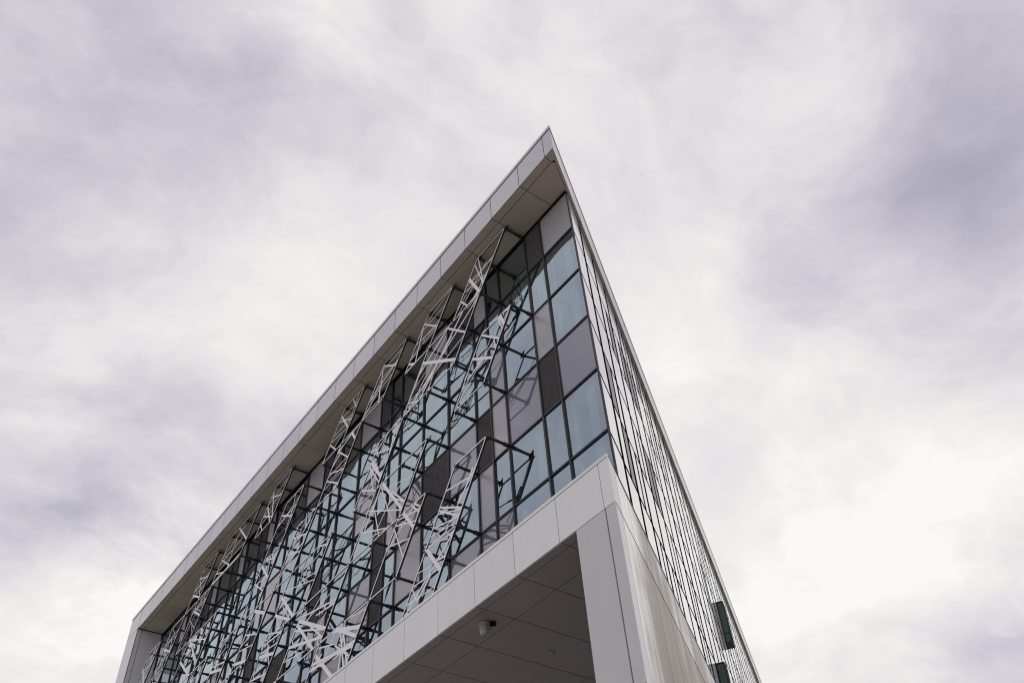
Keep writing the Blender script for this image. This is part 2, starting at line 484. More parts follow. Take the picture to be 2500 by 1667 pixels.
for z in ZR[1:]:
    m.prism(plan, [(XIN, YG + 0.10), (xr(YG + 0.10, -0.45), YG + 0.10), (xr(2.5, -0.45), 2.5), (XIN, 2.5)], z - 0.05, z + 0.02)
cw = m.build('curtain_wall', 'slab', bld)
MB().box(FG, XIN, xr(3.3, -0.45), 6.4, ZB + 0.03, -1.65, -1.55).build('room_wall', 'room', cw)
ml = {}
xs = sorted({c[0] for c in cols} | {c[1] for c in cols}, reverse=True)
for x in xs:
    w = 0.010 if x == XC else 0.019
    x_ = x - (0.010 if x == XC else 0)
    MB().box(FG, x_ - w, x_ + w, ZBT - 0.3, ZB + 0.002, -0.03, 0.012 if x == XC else 0.032).build('mullion', 'mullion', cw)
MB().box(FG, XIN, XC - 0.005, ZB - 0.055, ZB + 0.002, -0.05, 0.035).build('head_rail', 'void', cw)
for z in ZR[1:]:
    for (a, b) in cols:
        MB().box(FG, b + 0.019, a - (0.0205 if a == XC else 0.019), z - 0.016, z + 0.016, -0.05, 0.027).build('transom', 'mullion', cw)
def louvre(a, b, z0, z1):
    m = MB().box(FG, b + 0.025, a - 0.025, z0, z1, -0.10, -0.09)
    m.build('louvre_back', 'void', cw)
    m = MB(); n = int((z1 - z0) / 0.043)
    for i in range(n):
        z = z0 + (z1 - z0) * (i + 0.5) / n
        prof = lambda y, zz, xx: W(xx, y, zz)
        m.prism(prof, [(YG - 0.012, z - 0.007), (YG - 0.004, z - 0.009), (YG + 0.055, z + 0.020), (YG + 0.051, z + 0.025), (YG - 0.012, z + 0.004)], b + 0.026, a - 0.026)
    m.build('louvre_grille', 'louvre', cw, kind='stuff')
for ci, (a, b) in enumerate(cols):
    ts = ROWT.get(ci) or ''.join(rng.choice('mvgg' if r == 0 else 'ggglmv') for r in range(6))
    for r in range(6):
        zt, zb = ZR[r] - (0.05 if r == 0 else 0.019), ZR[r + 1] + 0.019
        t = ts[r]
        ra = a - (0.022 if a == XC else 0.020)
        if t == 'v': louvre(ra + 0.024, b, zb, zt); continue
        nm, mt = {'g': ('glass_pane', 'glass'), 'l': ('spandrel_pane', 'lilac'), 'm': ('metal_panel', 'matte')}[t]
        if t == 'g':
            q = rng.uniform(-0.004, 0.004); q2 = rng.uniform(-0.004, 0.004)
            m = MB(); m.v = [FG(b + 0.02, zb - .004, q), FG(ra + .005, zb - .004, q2), FG(ra + .005, zt + .004, q), FG(b + 0.02, zt + .004, -q2)]
            m.f = [[0, 1, 2, 3]]
            m.build(nm, mt, cw, fix=False)
        else:
            MB().box(FG, b + 0.022, ra + .003, zb - .003, zt + .003, -0.03, 0.002).build(nm, mt, cw)
            if t == 'm': pass
# last sill row down behind the band
for (a, b) in cols:
    MB().box(FG, b + 0.022, a - 0.045, ZBT - 0.3, ZR[6] - 0.019, -0.03, 0.0).build('spandrel_pane', 'lilac', cw)
# pale blinds hanging just inside the glass
m = None
for ci, (a, b) in enumerate(cols):
    for r in range(1, 6):
        if (ROWT.get(ci) or 'gggggg')[r] != 'g': continue
        if ci > 0 and rng.random() < 0.45: continue
        wdt = a - b
        spots = [(0.24, 0.22), (0.80, 0.26)] if ci == 0 else [(rng.uniform(0.1, 0.8), rng.uniform(0.1, 0.3)) for _ in range(rng.choice((1, 1, 2)))]
        for c, ww in spots:
            x = a - 0.05 - c * wdt
            MB().box(FG, max(x - ww * wdt, b + 0.04), x, ZR[r + 1] + 0.03, ZR[r] - (0.07 if ci == 0 and r == 2 else 0.03), -0.14, -0.13).build('window_blind', 'blind', cw)

# ---- side wall: glossy white cassettes with dark open joints
m = MB().box(side, 1.15, S_END, ZBT - 1.2, ZB + 0.03, -0.11, -0.0722)
sw = m.build('side_wall', 'void', bld)
MB().box(side, 1.125, 1.145, ZBT - 0.3, ZB, -0.085, -0.0745).build('corner_trim', 'mullion', sw)
WIN = [(14.95, 15.4, 2), (10.05, 10.5, 5)]
for r in range(6):
    zt, zb = ZR[r] - (0.05 if r == 0 else 0.050), ZR[r + 1] + 0.050
    if r == 5: zb = ZBT - 0.1
    cuts = [1.15, 2.03]
    s = 2.03
    while s < S_END - 1:
        if rng.random() < (0.42 if s < 9 else 0.20): cuts.append(s + 0.53)
        s += 1.0; cuts.append(s)
    for a, b in zip(cuts, cuts[1:]):
        wj = lambda c: 0.080 if abs((c - 2.03) % 1.0 - 0.53) < 0.1 else (0.105 if c < 8 else 0.14)
        la = a + (0.0 if a == 1.15 else wj(a)); lb = b - wj(b)
        tw = rng.uniform(-0.001, 0.001); up = rng.uniform(-0.001, 0.001)
        m = MB()
        fo = lambda ss_, z, o, la=la, lb=lb, zt=zt, zb=zb, tw=tw, up=up: side(ss_, z, o + tw * ((ss_ - la) / (lb - la) - 0.5) + up * ((z - zb) / (zt - zb) - 0.5))
        m.box(fo, la, lb, zb, zt, -0.0765, -0.0700)
        m.build('cladding_panel', 'cassette_reflecting' if (rng.random() < 0.13 and b - a < 0.8 and a > 2) else 'cassette', sw)
# projecting windows on the side wall
for w0, w1, r in WIN:
    zt, zb = ZR[r] - 0.02, ZR[r + 1] + 0.02
    o1 = 0.13
    m = MB()
    t = 0.026
    m.box(side, w0, w1, zt - t, zt, -0.15, o1).box(side, w0, w1, zb, zb + t, -0.15, o1)
    m.box(side, w0, w0 + t, zb + t, zt - t, o1 - t, o1).box(side, w1 - t, w1, zb + t, zt - t, o1 - t, o1)
    m.box(side, w0, w0 + t, zb + t, zt - t, -0.15, -0.04).box(side, w1 - t, w1, zb + t, zt - t, -0.15, -0.04)
    m.box(side, (w0 + w1) / 2 - .02, (w0 + w1) / 2 + .02, zb + t, zt - t, o1 - t, o1)
    m.box(side, w0 + 0.002, w0 + t * .7, zb + t + .25, zb + t + .27, -.04, o1 - t)
    wf = m.build('projecting_window', 'dark', bld)
    m = MB().box(side, w0 + t, w1 - t, zb + t, zt - t, o1 - 0.03, o1 - 0.02); m.build('pane', 'darkglass', wf)
    m = MB().box(side, w0 + 0.02, w0 + 0.03, zb + t, zt - t, -0.04, o1 - t); m.build('pane', 'darkglass', wf)

# ---- lower band of the frame
m = MB().prism(plan, [(XL + 0.02, YB + 0.035), (CX - 0.06, YB + 0.035), (xr(0.86, -0.03), 0.86), (XL + 0.02, 0.86)], ZBB + 0.04, ZBT - 0.02)
band = m.build('base_band', 'void', bld)
OL = 0.0488
be = [CX, 0.0428] + [-0.8851 - i for i in range(24)]
for a, b in zip(be, be[1:]):
    b = max(b, XIN)
    MB().prism(plan, clip([(b + G * .8, YB), (a + (1 if a == CX else -G * .8), YB), (a + (1 if a == CX else -G * .8), YB + 0.03), (b + G * .8, YB + 0.03)], OL), ZBB, ZL - 0.004).build('band_panel', 'white', band)
be2 = [CX + 0.003] + [-0.8851 - 4 * i for i in range(6)] + [XIN]
for a, b in zip(be2, be2[1:]):
    MB().prism(plan, clip([(b + 0.002, YB - 0.006), (a, YB - 0.006), (a, YB + 0.6), (b + 0.002, YB + 0.6)], 0.0465), ZL + 0.006, ZBT).build('coping', 'white', band)
# ---- ceiling of the passage under the building
m = MB().prism(plan, [(-23.5, YB + 0.04), (xr(YB + 0.04, -0.2), YB + 0.04), (xr(10, -0.2), 10), (-23.5, 10)], ZBB + 0.036, ZBB + 0.045)
ceil = m.build('passage_ceiling', 'void', bld)
yy = [YB + 0.003, 0.085, 0.65, 2.95, 5.25, 7.55, 9.85]
for i in range(-1, 22):
    x1 = -0.8851 - i; x0 = x1 - 1.0
    for y0, y1 in zip(yy, yy[1:]):
        poly = clip([(x0 + G, y0 + G), (x1 - G, y0 + G), (x1 - G, y1 - G), (x0 + G, y1 - G)], -0.30)
        if len(poly) < 3: continue
        MB().prism(plan, poly, ZBB + 0.006, ZBB + 0.03).build('ceiling_panel', 'soffit_low', ceil)

# ---- corner pier and weathered lower side wall
m = MB().prism(plan, [(-0.53, YB + 0.035), (xr(YB + 0.035, -0.062), YB + 0.035), sidept(S_END, -0.062), sidept(S_END, -0.28), (xr(0.62, -0.28), 0.62), (-0.53, 0.6)], GROUND_Z, ZBB - 0.008)
pier = m.build('corner_pier', 'void', bld)
zp = [GROUND_Z, 1.6, 3.99, ZBB - 0.004]
for a, b in zip(zp, zp[1:]):
    MB().prism(plan, clip([(0.0528 + G * 1.5, YB), (CX + 1, YB), (CX + 1, YB + 0.03), (0.0528 + G * 1.5, YB + 0.03)], OL), a + G, b - G).build('pier_panel', 'pier', pier)
    MB().box(FB, -0.535, 0.0528 - G * 1.5, a + G, b - G, -0.03, 0).build('pier_panel', 'pier', pier)
m = MB().box(side, 0.0, S_END, GROUND_Z, ZBT - 0.03, -0.06, OL - 0.004)
sb = m.build('side_base_wall', 'void', bld)
s0 = -0.149
sj = [s0, 0.22, 0.87] + [1.93 + 1.03 * i for i in range(31)]
for z0, z1 in ((ZBB + G * 2, ZBT - 0.02), (3.99, ZBB - G * 2), (1.6, 3.99 - 2 * G), (GROUND_Z, 1.6 - 2 * G)):
    for a, b in zip(sj, sj[1:]):
        MB().box(side, a + (0.0375 if a == s0 else G), b - G, z0, z1, OL - 0.003, OL).build('wall_panel', 'weathered' if a > 0 else 'white', sb)
MB().box(side, s0 + 0.62, S_END, ZBT - 0.016, ZBT + 0.02, -0.068, OL + 0.006).build('ledge_flashing', 'dark', sb)
MB().box(side, s0 + 0.06, s0 + 0.60, ZBT - 0.016, ZBT - 0.001, -0.02, OL + 0.005).build('ledge_flashing', 'algae', sb, label='green algae-stained strip on the ledge')

# ------------------------------------------------------------------ sunscreens
YT = 0.335
PAN = {0: [(2, 1), (4, 1), (6, 1), (8, 1), (12, 1), (14, 2), (17, 1)],
       1: [(3, 2), (8, 1), (11, 1), (17, 1), (19, 1), (21, 1)],
       2: [(2, 1), (6, 1), (10, 1), (12, 1), (16, 2), (20, 1)],
       3: [(5, 2), (9, 2), (12, 1), (14, 1), (16, 1), (18, 1)],
       4: [(3, 1), (5, 1), (8, 2), (11, 1), (14, 1), (16, 1)],
       5: [(4, 1), (7, 2), (11, 1), (13, 1)]}
FS = front(YT)
# cut-out pattern of the nearest sheets: x0, z0, x1, z1, width (modules)
TRACED = {
    (3, 9): [(-11.4, 10.77, -10.6, 9.91, 0.085), (-11.64, 10.53, -11.24, 9.77, 0.03), (-11.73, 10.45, -10.78, 9.91, 0.07), (-11.23, 10.43, -10.79, 9.94, 0.022), (-11.75, 9.99, -11.29, 9.83, 0.03), (-11.52, 10.68, -11.66, 10.5, 0.02), (-9.61, 11.2, -9.3, 11.08, 0.035), (-9.27, 11.03, -10.32, 10.84, 0.016), (-9.69, 10.56, -10.44, 10.69, 0.02), (-9.81, 10.42, -11.33, 10.88, 0.02), (-10.15, 11.2, -10.47, 10.78, 0.016), (-9.92, 11.1, -10.59, 10.46, 0.02)],
    (4, 8): [(-10.3, 9.66, -8.91, 8.86, 0.085), (-10.31, 9.59, -9.37, 8.62, 0.075), (-10.67, 9.16, -9.01, 8.7, 0.065), (-10.46, 9.48, -8.93, 8.84, 0.03), (-10.26, 9.69, -9.45, 9.5, 0.028), (-9.45, 9.5, -8.67, 9.35, 0.028), (-9.34, 9.34, -8.67, 9.26, 0.028), (-9.6, 9.22, -9.05, 8.76, 0.03), (-8.65, 9.6, -10.11, 9.4, 0.018), (-9.09, 9.82, -9.89, 9.33, 0.016), (-10.49, 9.31, -10.35, 9.09, 0.025), (-10.23, 8.93, -10.02, 8.68, 0.02), (-10.82, 8.89, -9.74, 8.71, 0.02), (-9.14, 8.75, -9.13, 8.93, 0.03), (-9.78, 8.88, -10.81, 8.92, 0.014), (-8.87, 9.22, -9.35, 8.87, 0.02)],
    (5, 7): [(-8.43, 8.58, -7.4, 8.2, 0.085), (-7.89, 8.31, -7.48, 8.06, 0.08), (-8.06, 8.57, -7.94, 8.23, 0.05), (-8.14, 8.51, -7.98, 8.0, 0.05), (-8.48, 8.06, -7.68, 7.91, 0.065), (-8.3, 8.21, -7.72, 7.77, 0.03), (-7.85, 8.58, -8.49, 8.55, 0.032), (-7.17, 8.46, -7.92, 8.59, 0.02), (-8.47, 8.57, -9.19, 8.57, 0.03), (-8.26, 8.59, -8.7, 8.17, 0.02), (-7.99, 8.25, -8.06, 7.74, 0.04), (-7.57, 7.95, -8.35, 7.94, 0.025), (-9.29, 8.48, -8.53, 7.77, 0.085), (-9.38, 8.11, -8.86, 8.07, 0.065), (-9.08, 8.48, -8.38, 8.28, 0.025), (-8.13, 8.09, -8.91, 8.02, 0.02), (-8.88, 8.28, -9.27, 8.13, 0.03), (-7.78, 8.04, -8.24, 8.13, 0.014)],
    (3, 12): [(-13.83, 11.6, -12.46, 10.86, 0.085), (-13.2, 11.44, -14.01, 11.4, 0.014), (-12.93, 11.02, -13.48, 10.7, 0.02), (-13.56, 10.74, -12.81, 10.45, 0.03), (-12.68, 11.16, -13.12, 10.79, 0.014), (-14.0, 10.14, -13.24, 9.93, 0.075), (-13.06, 10.54, -13.85, 10.39, 0.02), (-12.99, 10.22, -13.78, 10.38, 0.022), (-13.4, 10.64, -13.91, 10.09, 0.018)],
    (4, 11): [(-12.32, 9.63, -11.52, 9.4, 0.075), (-11.94, 10.07, -11.64, 9.33, 0.022), (-11.99, 10.07, -11.28, 9.82, 0.03), (-11.35, 9.77, -11.99, 9.82, 0.03), (-11.42, 9.58, -12.31, 9.69, 0.025), (-12.41, 9.5, -12.39, 9.14, 0.03), (-11.89, 9.04, -12.48, 9.15, 0.04)],
    (3, 14): [(-15.59, 10.58, -14.87, 10.38, 0.075), (-15.63, 10.72, -14.7, 10.51, 0.03), (-14.82, 11.09, -15.56, 10.72, 0.022), (-15.0, 11.12, -14.44, 11.27, 0.02), (-14.65, 10.91, -15.66, 10.65, 0.02)],
    (2, 16): [(-18.04, 12.58, -16.64, 12.0, 0.04), (-17.95, 12.62, -17.17, 11.67, 0.05), (-17.24, 11.09, -16.53, 10.93, 0.06), (-17.17, 12.46, -17.65, 12.28, 0.02), (-16.7, 12.49, -17.27, 11.99, 0.014), (-16.41, 12.5, -17.38, 11.57, 0.014), (-18.44, 12.09, -17.43, 11.3, 0.075), (-17.92, 12.5, -17.49, 12.06, 0.05), (-18.38, 12.26, -17.61, 12.06, 0.02), (-17.39, 12.59, -18.11, 11.98, 0.02)],
    (0, 14): [(-15.57, 15.13, -14.73, 14.27, 0.06), (-16.49, 14.46, -15.71, 13.88, 0.03), (-16.85, 14.16, -16.15, 13.88, 0.03), (-14.94, 14.84, -16.52, 14.53, 0.018), (-15.51, 14.71, -15.92, 13.84, 0.02), (-15.04, 14.45, -16.73, 14.32, 0.014), (-14.96, 14.14, -16.81, 14.16, 0.014), (-17.07, 13.89, -16.68, 13.89, 0.045), (-15.79, 14.41, -16.67, 14.52, 0.014)],
    (0, 17): [(-18.79, 14.4, -18.07, 14.0, 0.055), (-17.8, 13.86, -17.31, 13.59, 0.055), (-18.27, 14.72, -17.67, 14.49, 0.03), (-17.71, 14.5, -18.67, 14.37, 0.04), (-18.26, 14.94, -18.01, 14.12, 0.025), (-17.5, 14.88, -18.26, 14.87, 0.013), (-17.9, 14.23, -18.68, 14.23, 0.016)],
    (2, 12): [(-13.09, 12.51, -12.59, 11.94, 0.075), (-12.56, 12.7, -12.12, 12.56, 0.03), (-13.03, 12.62, -12.42, 12.36, 0.03), (-13.43, 12.14, -12.83, 11.68, 0.03), (-12.21, 12.56, -12.91, 12.47, 0.016), (-12.57, 12.46, -12.6, 11.98, 0.03), (-12.73, 13.05, -12.35, 12.34, 0.045), (-12.65, 11.94, -13.29, 12.03, 0.02), (-12.94, 12.09, -13.51, 11.92, 0.014)],
    (0, 12): [(-13.33, 14.81, -12.61, 14.49, 0.03), (-13.45, 14.66, -13.07, 13.89, 0.055), (-13.15, 15.08, -12.97, 14.1, 0.045), (-13.66, 14.38, -12.97, 13.99, 0.03), (-13.78, 14.23, -13.57, 13.9, 0.03), (-12.34, 14.79, -13.53, 14.58, 0.014), (-12.56, 14.53, -13.82, 14.26, 0.014), (-12.9, 14.28, -13.88, 14.05, 0.014)],
    (1, 11): [(-12.27, 13.59, -11.62, 13.22, 0.035), (-11.44, 13.42, -12.35, 13.33, 0.03), (-11.49, 13.84, -11.58, 13.18, 0.014), (-11.35, 13.55, -12.4, 13.28, 0.014), (-11.55, 13.41, -11.82, 12.89, 0.018)],
    (2, 10): [(-11.23, 12.3, -10.49, 12.03, 0.03), (-11.51, 11.98, -10.81, 11.7, 0.03), (-10.66, 12.41, -11.28, 11.89, 0.02), (-10.93, 11.73, -11.93, 11.37, 0.025), (-10.73, 11.8, -11.62, 11.56, 0.018), (-10.31, 12.35, -10.81, 12.11, 0.03), (-10.58, 11.86, -11.43, 11.7, 0.016)],
    (0, 2): [(-2.49, 14.52, -3.48, 14.48, 0.012), (-2.54, 14.48, -3.22, 14.44, 0.012), (-2.68, 14.6, -3.71, 13.93, 0.014), (-3.13, 14.94, -2.89, 14.13, 0.022), (-2.99, 15.02, -2.87, 14.2, 0.022), (-3.36, 14.65, -2.99, 13.86, 0.075), (-2.74, 14.2, -3.05, 13.98, 0.045), (-2.74, 14.21, -3.55, 14.38, 0.013), (-3.29, 14.37, -3.83, 14.04, 0.013), (-3.7, 14.22, -3.25, 13.55, 0.04), (-3.07, 13.91, -4.04, 13.77, 0.05), (-3.06, 13.83, -3.86, 13.53, 0.026), (-2.99, 13.83, -3.47, 13.78, 0.014)],
    (1, 3): [(-5.24, 13.57, -3.95, 12.63, 0.075), (-4.1, 13.47, -5.08, 12.72, 0.045), (-4.28, 13.63, -5.53, 12.72, 0.022), (-4.41, 13.73, -5.38, 13.3, 0.034), (-4.06, 13.43, -5.23, 12.71, 0.022), (-3.65, 13.06, -5.72, 12.71, 0.013), (-5.17, 13.55, -5.77, 12.81, 0.026), (-5.79, 12.78, -5.39, 12.55, 0.026), (-4.82, 13.3, -5.56, 13.04, 0.013), (-4.63, 13.08, -5.76, 12.58, 0.04), (-4.82, 12.83, -5.84, 12.81, 0.013), (-4.67, 13.11, -4.96, 12.62, 0.022), (-5.49, 13.39, -5.93, 12.59, 0.02), (-3.63, 13.06, -4.74, 12.87, 0.013), (-4.24, 13.84, -3.56, 13.12, 0.035)],
    (2, 2): [(-2.38, 12.58, -2.26, 12.22, 0.08), (-2.37, 12.55, -2.72, 12.61, 0.05), (-2.42, 12.5, -2.33, 12.17, 0.028), (-2.42, 12.51, -2.99, 12.57, 0.016), (-3.0, 12.53, -2.46, 11.98, 0.035), (-2.61, 12.08, -2.56, 11.81, 0.026), (-3.29, 12.09, -2.7, 11.65, 0.06), (-2.62, 12.03, -3.51, 11.67, 0.018), (-2.69, 12.2, -2.92, 11.96, 0.013), (-2.36, 12.14, -3.66, 11.62, 0.013), (-2.85, 11.97, -3.91, 11.29, 0.014), (-3.05, 11.9, -3.66, 11.6, 0.022)],
    (4, 3): [(-3.89, 9.42, -3.6, 9.35, 0.018), (-3.43, 9.48, -3.63, 9.25, 0.035), (-3.6, 9.34, -4.29, 9.49, 0.024), (-3.51, 9.32, -3.94, 8.97, 0.03), (-4.51, 9.25, -3.84, 8.86, 0.03), (-4.53, 9.19, -4.01, 8.8, 0.03), (-4.58, 9.14, -3.83, 8.82, 0.02), (-3.98, 8.73, -4.69, 8.91, 0.02), (-3.96, 8.76, -4.48, 8.74, 0.018)],
    (5, 4): [(-4.92, 8.57, -4.52, 7.99, 0.08), (-5.28, 8.26, -4.74, 8.17, 0.014), (-5.39, 8.06, -4.89, 8.01, 0.02), (-4.55, 7.99, -5.39, 8.06, 0.015), (-4.42, 8.16, -4.6, 8.19, 0.03), (-5.41, 8.05, -5.27, 7.76, 0.022), (-4.79, 8.02, -5.24, 7.7, 0.038), (-4.77, 7.73, -5.64, 7.78, 0.014), (-5.12, 7.76, -5.62, 7.81, 0.014), (-5.06, 8.58, -4.01, 8.5, 0.028), (-4.84, 8.8, -4.07, 8.66, 0.018), (-4.75, 8.94, -4.15, 8.77, 0.018), (-4.67, 9.02, -4.16, 8.45, 0.028), (-4.29, 8.63, -4.9, 8.62, 0.022), (-4.16, 8.45, -4.62, 8.19, 0.045), (-4.06, 8.5, -4.46, 8.52, 0.016)],
    (3, 5): [(-5.31, 10.93, -5.8, 10.75, 0.012), (-5.55, 10.63, -6.45, 10.92, 0.014), (-5.8, 10.75, -6.16, 10.63, 0.013), (-6.69, 11.12, -5.92, 10.08, 0.075), (-6.33, 10.73, -5.85, 10.23, 0.032), (-6.21, 10.49, -5.87, 10.22, 0.028), (-6.77, 11.07, -6.45, 10.36, 0.02), (-6.45, 10.36, -6.25, 9.95, 0.012), (-7.33, 10.83, -5.98, 10.07, 0.024), (-7.03, 10.66, -6.8, 9.97, 0.024), (-7.54, 10.4, -6.53, 9.95, 0.024), (-7.33, 10.12, -6.57, 9.93, 0.013), (-7.13, 11.16, -7.53, 10.45, 0.05), (-6.9, 11.08, -7.47, 10.34, 0.034), (-6.94, 11.01, -7.16, 10.63, 0.028), (-6.15, 10.79, -6.94, 10.07, 0.018), (-5.96, 10.7, -6.52, 10.44, 0.014)],
    (4, 5): [(-5.4, 9.9, -6.09, 9.93, 0.014), (-5.42, 9.89, -5.23, 9.72, 0.028), (-5.81, 9.88, -5.45, 9.39, 0.075), (-5.48, 9.86, -5.28, 9.63, 0.028), (-5.24, 9.66, -6.08, 9.86, 0.026), (-6.11, 9.76, -5.4, 9.47, 0.024), (-5.4, 9.85, -6.42, 9.34, 0.026), (-6.17, 9.74, -5.82, 8.97, 0.024), (-5.63, 9.2, -6.44, 9.44, 0.02)],
    (2, 6): [(-6.28, 12.49, -6.46, 12.02, 0.05), (-6.55, 12.54, -7.19, 12.32, 0.018), (-6.72, 12.45, -7.03, 12.11, 0.02), (-7.21, 12.3, -6.59, 12.02, 0.024), (-6.9, 12.41, -7.3, 12.24, 0.026), (-7.39, 12.23, -6.88, 11.49, 0.08), (-7.3, 12.22, -6.99, 11.75, 0.028), (-7.39, 12.02, -6.98, 11.43, 0.028), (-7.38, 12.13, -7.19, 11.35, 0.02), (-6.57, 12.05, -7.39, 11.47, 0.026), (-7.76, 11.64, -7.07, 11.22, 0.026)],
    (0, 4): [(-4.06, 15.07, -5.06, 15.07, 0.012), (-4.15, 14.99, -5.12, 14.76, 0.014), (-4.38, 14.68, -5.07, 14.65, 0.013), (-4.6, 14.39, -5.24, 14.34, 0.014), (-5.14, 14.76, -4.67, 14.29, 0.03), (-4.64, 14.3, -5.33, 14.38, 0.016), (-5.21, 14.81, -5.51, 14.42, 0.035), (-4.77, 14.24, -5.23, 14.2, 0.014), (-5.33, 14.49, -5.56, 13.87, 0.028), (-5.15, 14.27, -5.75, 14.15, 0.013), (-5.03, 13.85, -5.99, 13.88, 0.014), (-5.83, 14.02, -5.62, 13.87, 0.06), (-5.5, 14.13, -5.77, 14.1, 0.014)],
    (0, 6): [(-7.05, 14.95, -6.5, 14.55, 0.055), (-6.24, 14.85, -6.82, 14.83, 0.012), (-6.31, 14.84, -6.94, 14.83, 0.013), (-6.46, 14.61, -7.07, 14.57, 0.016), (-6.6, 14.55, -7.2, 14.39, 0.04), (-6.75, 14.32, -7.5, 14.23, 0.014), (-7.08, 14.94, -7.13, 14.34, 0.03), (-7.17, 14.37, -7.2, 13.9, 0.035), (-7.12, 14.83, -7.44, 14.55, 0.014), (-7.17, 14.56, -7.6, 14.22, 0.016), (-7.24, 14.3, -7.87, 13.94, 0.026), (-6.96, 13.95, -7.83, 13.98, 0.014)],
    (0, 8): [(-8.6, 15.05, -8.4, 14.67, 0.03), (-9.2, 14.92, -8.76, 14.23, 0.06), (-9.31, 14.75, -8.65, 14.4, 0.025), (-8.46, 14.73, -9.06, 14.77, 0.012), (-8.58, 14.47, -9.16, 14.67, 0.014), (-8.81, 14.39, -9.5, 14.42, 0.013), (-8.83, 14.2, -9.67, 14.3, 0.014), (-9.01, 14.15, -9.48, 13.99, 0.014), (-9.69, 14.26, -9.32, 13.87, 0.03), (-8.22, 15.11, -8.68, 14.38, 0.014)],
    (1, 8): [(-8.46, 13.81, -8.28, 13.53, 0.07), (-8.1, 13.83, -9.09, 13.68, 0.014), (-8.38, 13.84, -8.91, 13.69, 0.03), (-9.13, 13.67, -8.59, 13.15, 0.03), (-9.0, 13.55, -9.39, 13.34, 0.035), (-9.53, 13.23, -8.78, 12.91, 0.024), (-9.6, 13.05, -9.02, 12.64, 0.03), (-8.65, 13.17, -9.48, 13.14, 0.015), (-8.75, 13.02, -9.39, 12.96, 0.014), (-8.76, 12.89, -9.83, 12.86, 0.014)],
}
nodes = set()
for r, lst in PAN.items():
    zt = ZR[r] - (0.075 if r == 0 else 0.0); zb = ZR[r + 1]
    for k, wd in lst:
        pr = random.Random(r * 100 + k * 7 + 3)
        A = Vector((-k, zt)); B = Vector((-k - wd, zt)); Cc = Vector((-k - wd - 1, zb)); Dd = Vector((-k - 1, zb))
        for i in range(wd + 1):
            nodes.add((k + i, r)); nodes.add((k + 1 + i, r + 1))
        fr = MB(); ed = MB()
        for j, (p, q) in enumerate(((A, B), (B, Cc), (Cc, Dd), (Dd, A))):
            fr.bar(FS, p, q, 0.018 if j == 3 else 0.012, (-0.054 if j == 3 else -0.030) + 0.002 * j, -0.010 - 0.0012 * j, 0.008)
            ed.bar(FS, p, q, 0.025, -0.009 + 0.0012 * j, 0.0 - 0.0012 * j, 0.010)
        pan = fr.build('screen_panel', 'dark', bld)
        ed.build('sheet_edge', 'screen', pan)
        def P(u, v):     # u: 0 right edge .. 1 left edge, v: 0 top .. 1 foot
            return A + (B - A) * u + (Dd - A) * v
        quad = (A, B, Cc, Dd)
        def chord(c, ang):   # line through c cut off by the sheet's outline
            t = Vector((math.cos(ang), math.sin(ang))); lo, hi = -9.0, 9.0
            for i in range(4):
                e = quad[(i + 1) % 4] - quad[i]; nn = Vector((-e.y, e.x))
                if nn.dot((A + Cc) / 2 - quad[i]) < 0: nn = -nn
                den = nn.dot(t); num = nn.dot(quad[i] - c)
                if abs(den) < 1e-9: continue
                if den > 0: lo = max(lo, num / den)
                else: hi = min(hi, num / den)
            return c + t * lo, c + t * hi
        strips = []
        if (r, k) in TRACED:
            for x0, z0, x1, z1, w in TRACED[r, k]:
                p, q = Vector((x0, z0)), Vector((x1, z1)); t = (q - p).normalized(); c = (p + q) / 2
                cp, cq = chord(c, math.atan2(t.y, t.x))
                if (cp - cq).dot(t) < 0:          # its middle lies on this sheet: fix the ends to the frame where they come near it
                    lp, lq = (cp - c).dot(t), (cq - c).dot(t)
                    a_, b_ = (p - c).dot(t), (q - c).dot(t)
                    reach = 9 if w >= 0.04 else 0.28
                    if a_ - lp < reach: p = cp
                    if lq - b_ < reach: q = cq
                strips.append((p, q, w * 1.3 if w < 0.04 else w))
        else:
            for i in range((pr.randint(8, 10) + 2 * (r >= 2)) * (3 if wd > 1 else 2) // 2):
                kind = pr.random(); c = P(pr.random(), pr.uniform(0.05, 0.95))
                ang = (pr.gauss(0.22, 0.22) if kind < 0.55 else pr.gauss(-1.05, 0.30) if kind < 0.85 else pr.uniform(-1.5, 1.5))
                p, q = chord(c, ang)
                w = pr.choice((0.012, 0.013, 0.015, 0.018, 0.024, 0.030))
                if pr.random() < 0.25: p = p + (q - p) * pr.uniform(0.1, 0.5)     # some stop at another strip
                strips.append((p, q, w))
            for i in range(1 + (wd > 1) + (pr.random() < (0.8 if r >= 3 else 0.35))):
                p, q = chord(P(pr.uniform(0.3, 0.7), pr.uniform(0.15, 0.85)), pr.choice((pr.gauss(-1.1, 0.15), pr.gauss(-0.65, 0.15))))
                strips.append((p, q, pr.uniform(0.05, 0.085)))
        lat = MB(); dpt = 0.0
        for pa, pb, w in strips:
            if (pa - pb).length < 0.12: continue
            dpt += 0.0008
            if w < 0.045: lat.bar(FS, pa, pb, w, -0.006 - dpt, -0.002 - dpt)
            else: MB().bar(FS, pa, pb, w, -0.007 - dpt, -0.002 - dpt).build('crossbar', 'screen', pan)
        lat.build('lattice', 'screen', pan)

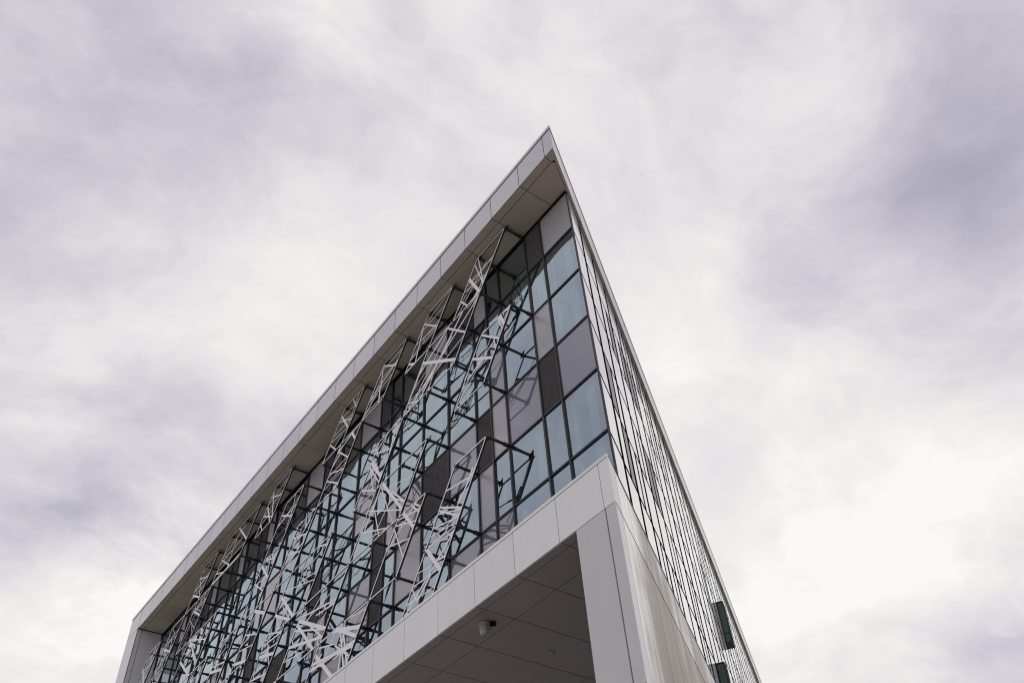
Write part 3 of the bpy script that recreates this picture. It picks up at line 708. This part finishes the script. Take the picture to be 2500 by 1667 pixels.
# arms holding the screens off the glass
arm0 = None
for k, r in sorted(nodes):
    if k > 23: continue
    z = ZR[r] - (0.075 if r == 0 else 0.0)
    base = W(-k, YG - 0.046, z)
    if arm0 is None:
        arm0 = MB().tube(base, W(-k, YT + 0.02, z), 0.029 * U, n=14).build('support_arm', 'dark', bld, smooth=True)
        arm0_l = arm0.matrix_world.translation - base
        c0 = MB().tube(base + Vector((0, 0.005, 0)), W(-k, YG - 0.15, z), 0.040 * U, n=14).build('collar', 'dark', arm0, smooth=True)
        c0_l = c0.matrix_world.translation - base
        m = MB()
        FT = front(YT + 0.055)
        m.prism(FT, [(-k - 0.06, z - 0.045), (-k + 0.045, z - 0.06), (-k + 0.075, z + 0.085), (-k + 0.02, z + 0.055), (-k - 0.05, z + 0.05)], -0.012, 0.0)
        m.tube(W(-k, YT + 0.05, z), W(-k, YT - 0.012, z), 0.014 * U, n=8)
        b0_ = m.build('end_bracket', 'dark', arm0)
        b0_l = b0_.matrix_world.translation - base
    else:
        a = copy_at(arm0, base + arm0_l, bld)
        copy_at(c0, base + c0_l, a); copy_at(b0_, base + b0_l, a)

# ------------------------------------------------------------------ things on the passage ceiling
lc = W(-3.215, 0.30, ZBB + 0.004)
lamp = empty('bulkhead_lamp', lc, 'unlit round jar lamp with milky glass hanging under the passage ceiling', 'lamp')
MB().lathe(lc, [(0.125, 0.0), (0.14, -0.02), (0.14, -0.075), (0.128, -0.085), (0.128, -0.10)]).build('lamp_base', 'lampbase', lamp, smooth=True)
m = MB(); prof = [(0.108, -0.10), (0.110, -0.16), (0.106, -0.24), (0.092, -0.28), (0.05, -0.30), (0.012, -0.304)]
m.lathe(lc, prof, 24)
for i, v in enumerate(m.v):
    if (i % 24) % 2: m.v[i] = lc + (v - lc) * 1.0 + Vector((-(v - lc).x, -(v - lc).y, 0)) * 0.07
m.build('lamp_glass', 'lens', lamp)
m = MB().lathe(lc + Vector((0, 0, -0.304)), [(0.012, 0.0), (0.012, -0.012), (0.004, -0.02)], 10); m.build('lamp_screw', 'dark', lamp)
bx = lc + Vector((0.13, 0.13, 0))
q = MB(); qx = (0.75, 0.66)
def LB(a, b, o): return lc + Vector((a * 0.62 + b * -0.78, a * 0.78 + b * 0.62, o))
q.box(LB, 0.10, 0.27, -0.055, 0.055, -0.075, -0.002); q.build('junction_box', 'void', lamp)
m = MB(); pts = [LB(0.135, -.03, -.11), LB(0.17, -.03, -.13), LB(0.175, -.03, -.18), LB(0.14, -.03, -.20), LB(0.115, -.03, -.185)]
for a, b in zip(pts, pts[1:]): m.tube(a, b, 0.006, n=6)
m.build('wire_loop', 'dark', lamp)

dc = W(-3.48, 1.80, ZBB + 0.005)
m = MB().lathe(dc, [(0.125, 0.0), (0.125, -0.010), (0.112, -0.016), (0.09, -0.016)], 28)
disc = m.build('ceiling_cover', 'soffit_low', None, smooth=True)
disc['label'] = 'flat round cover plate set in the dark passage ceiling'; disc['category'] = 'ceiling plate'
MB().lathe(dc + Vector((0, 0, -0.0165)), [(0.085, 0.0), (0.085, -0.004), (0.08, -0.006)], 28).build('cover_rim', 'lampbase', disc)
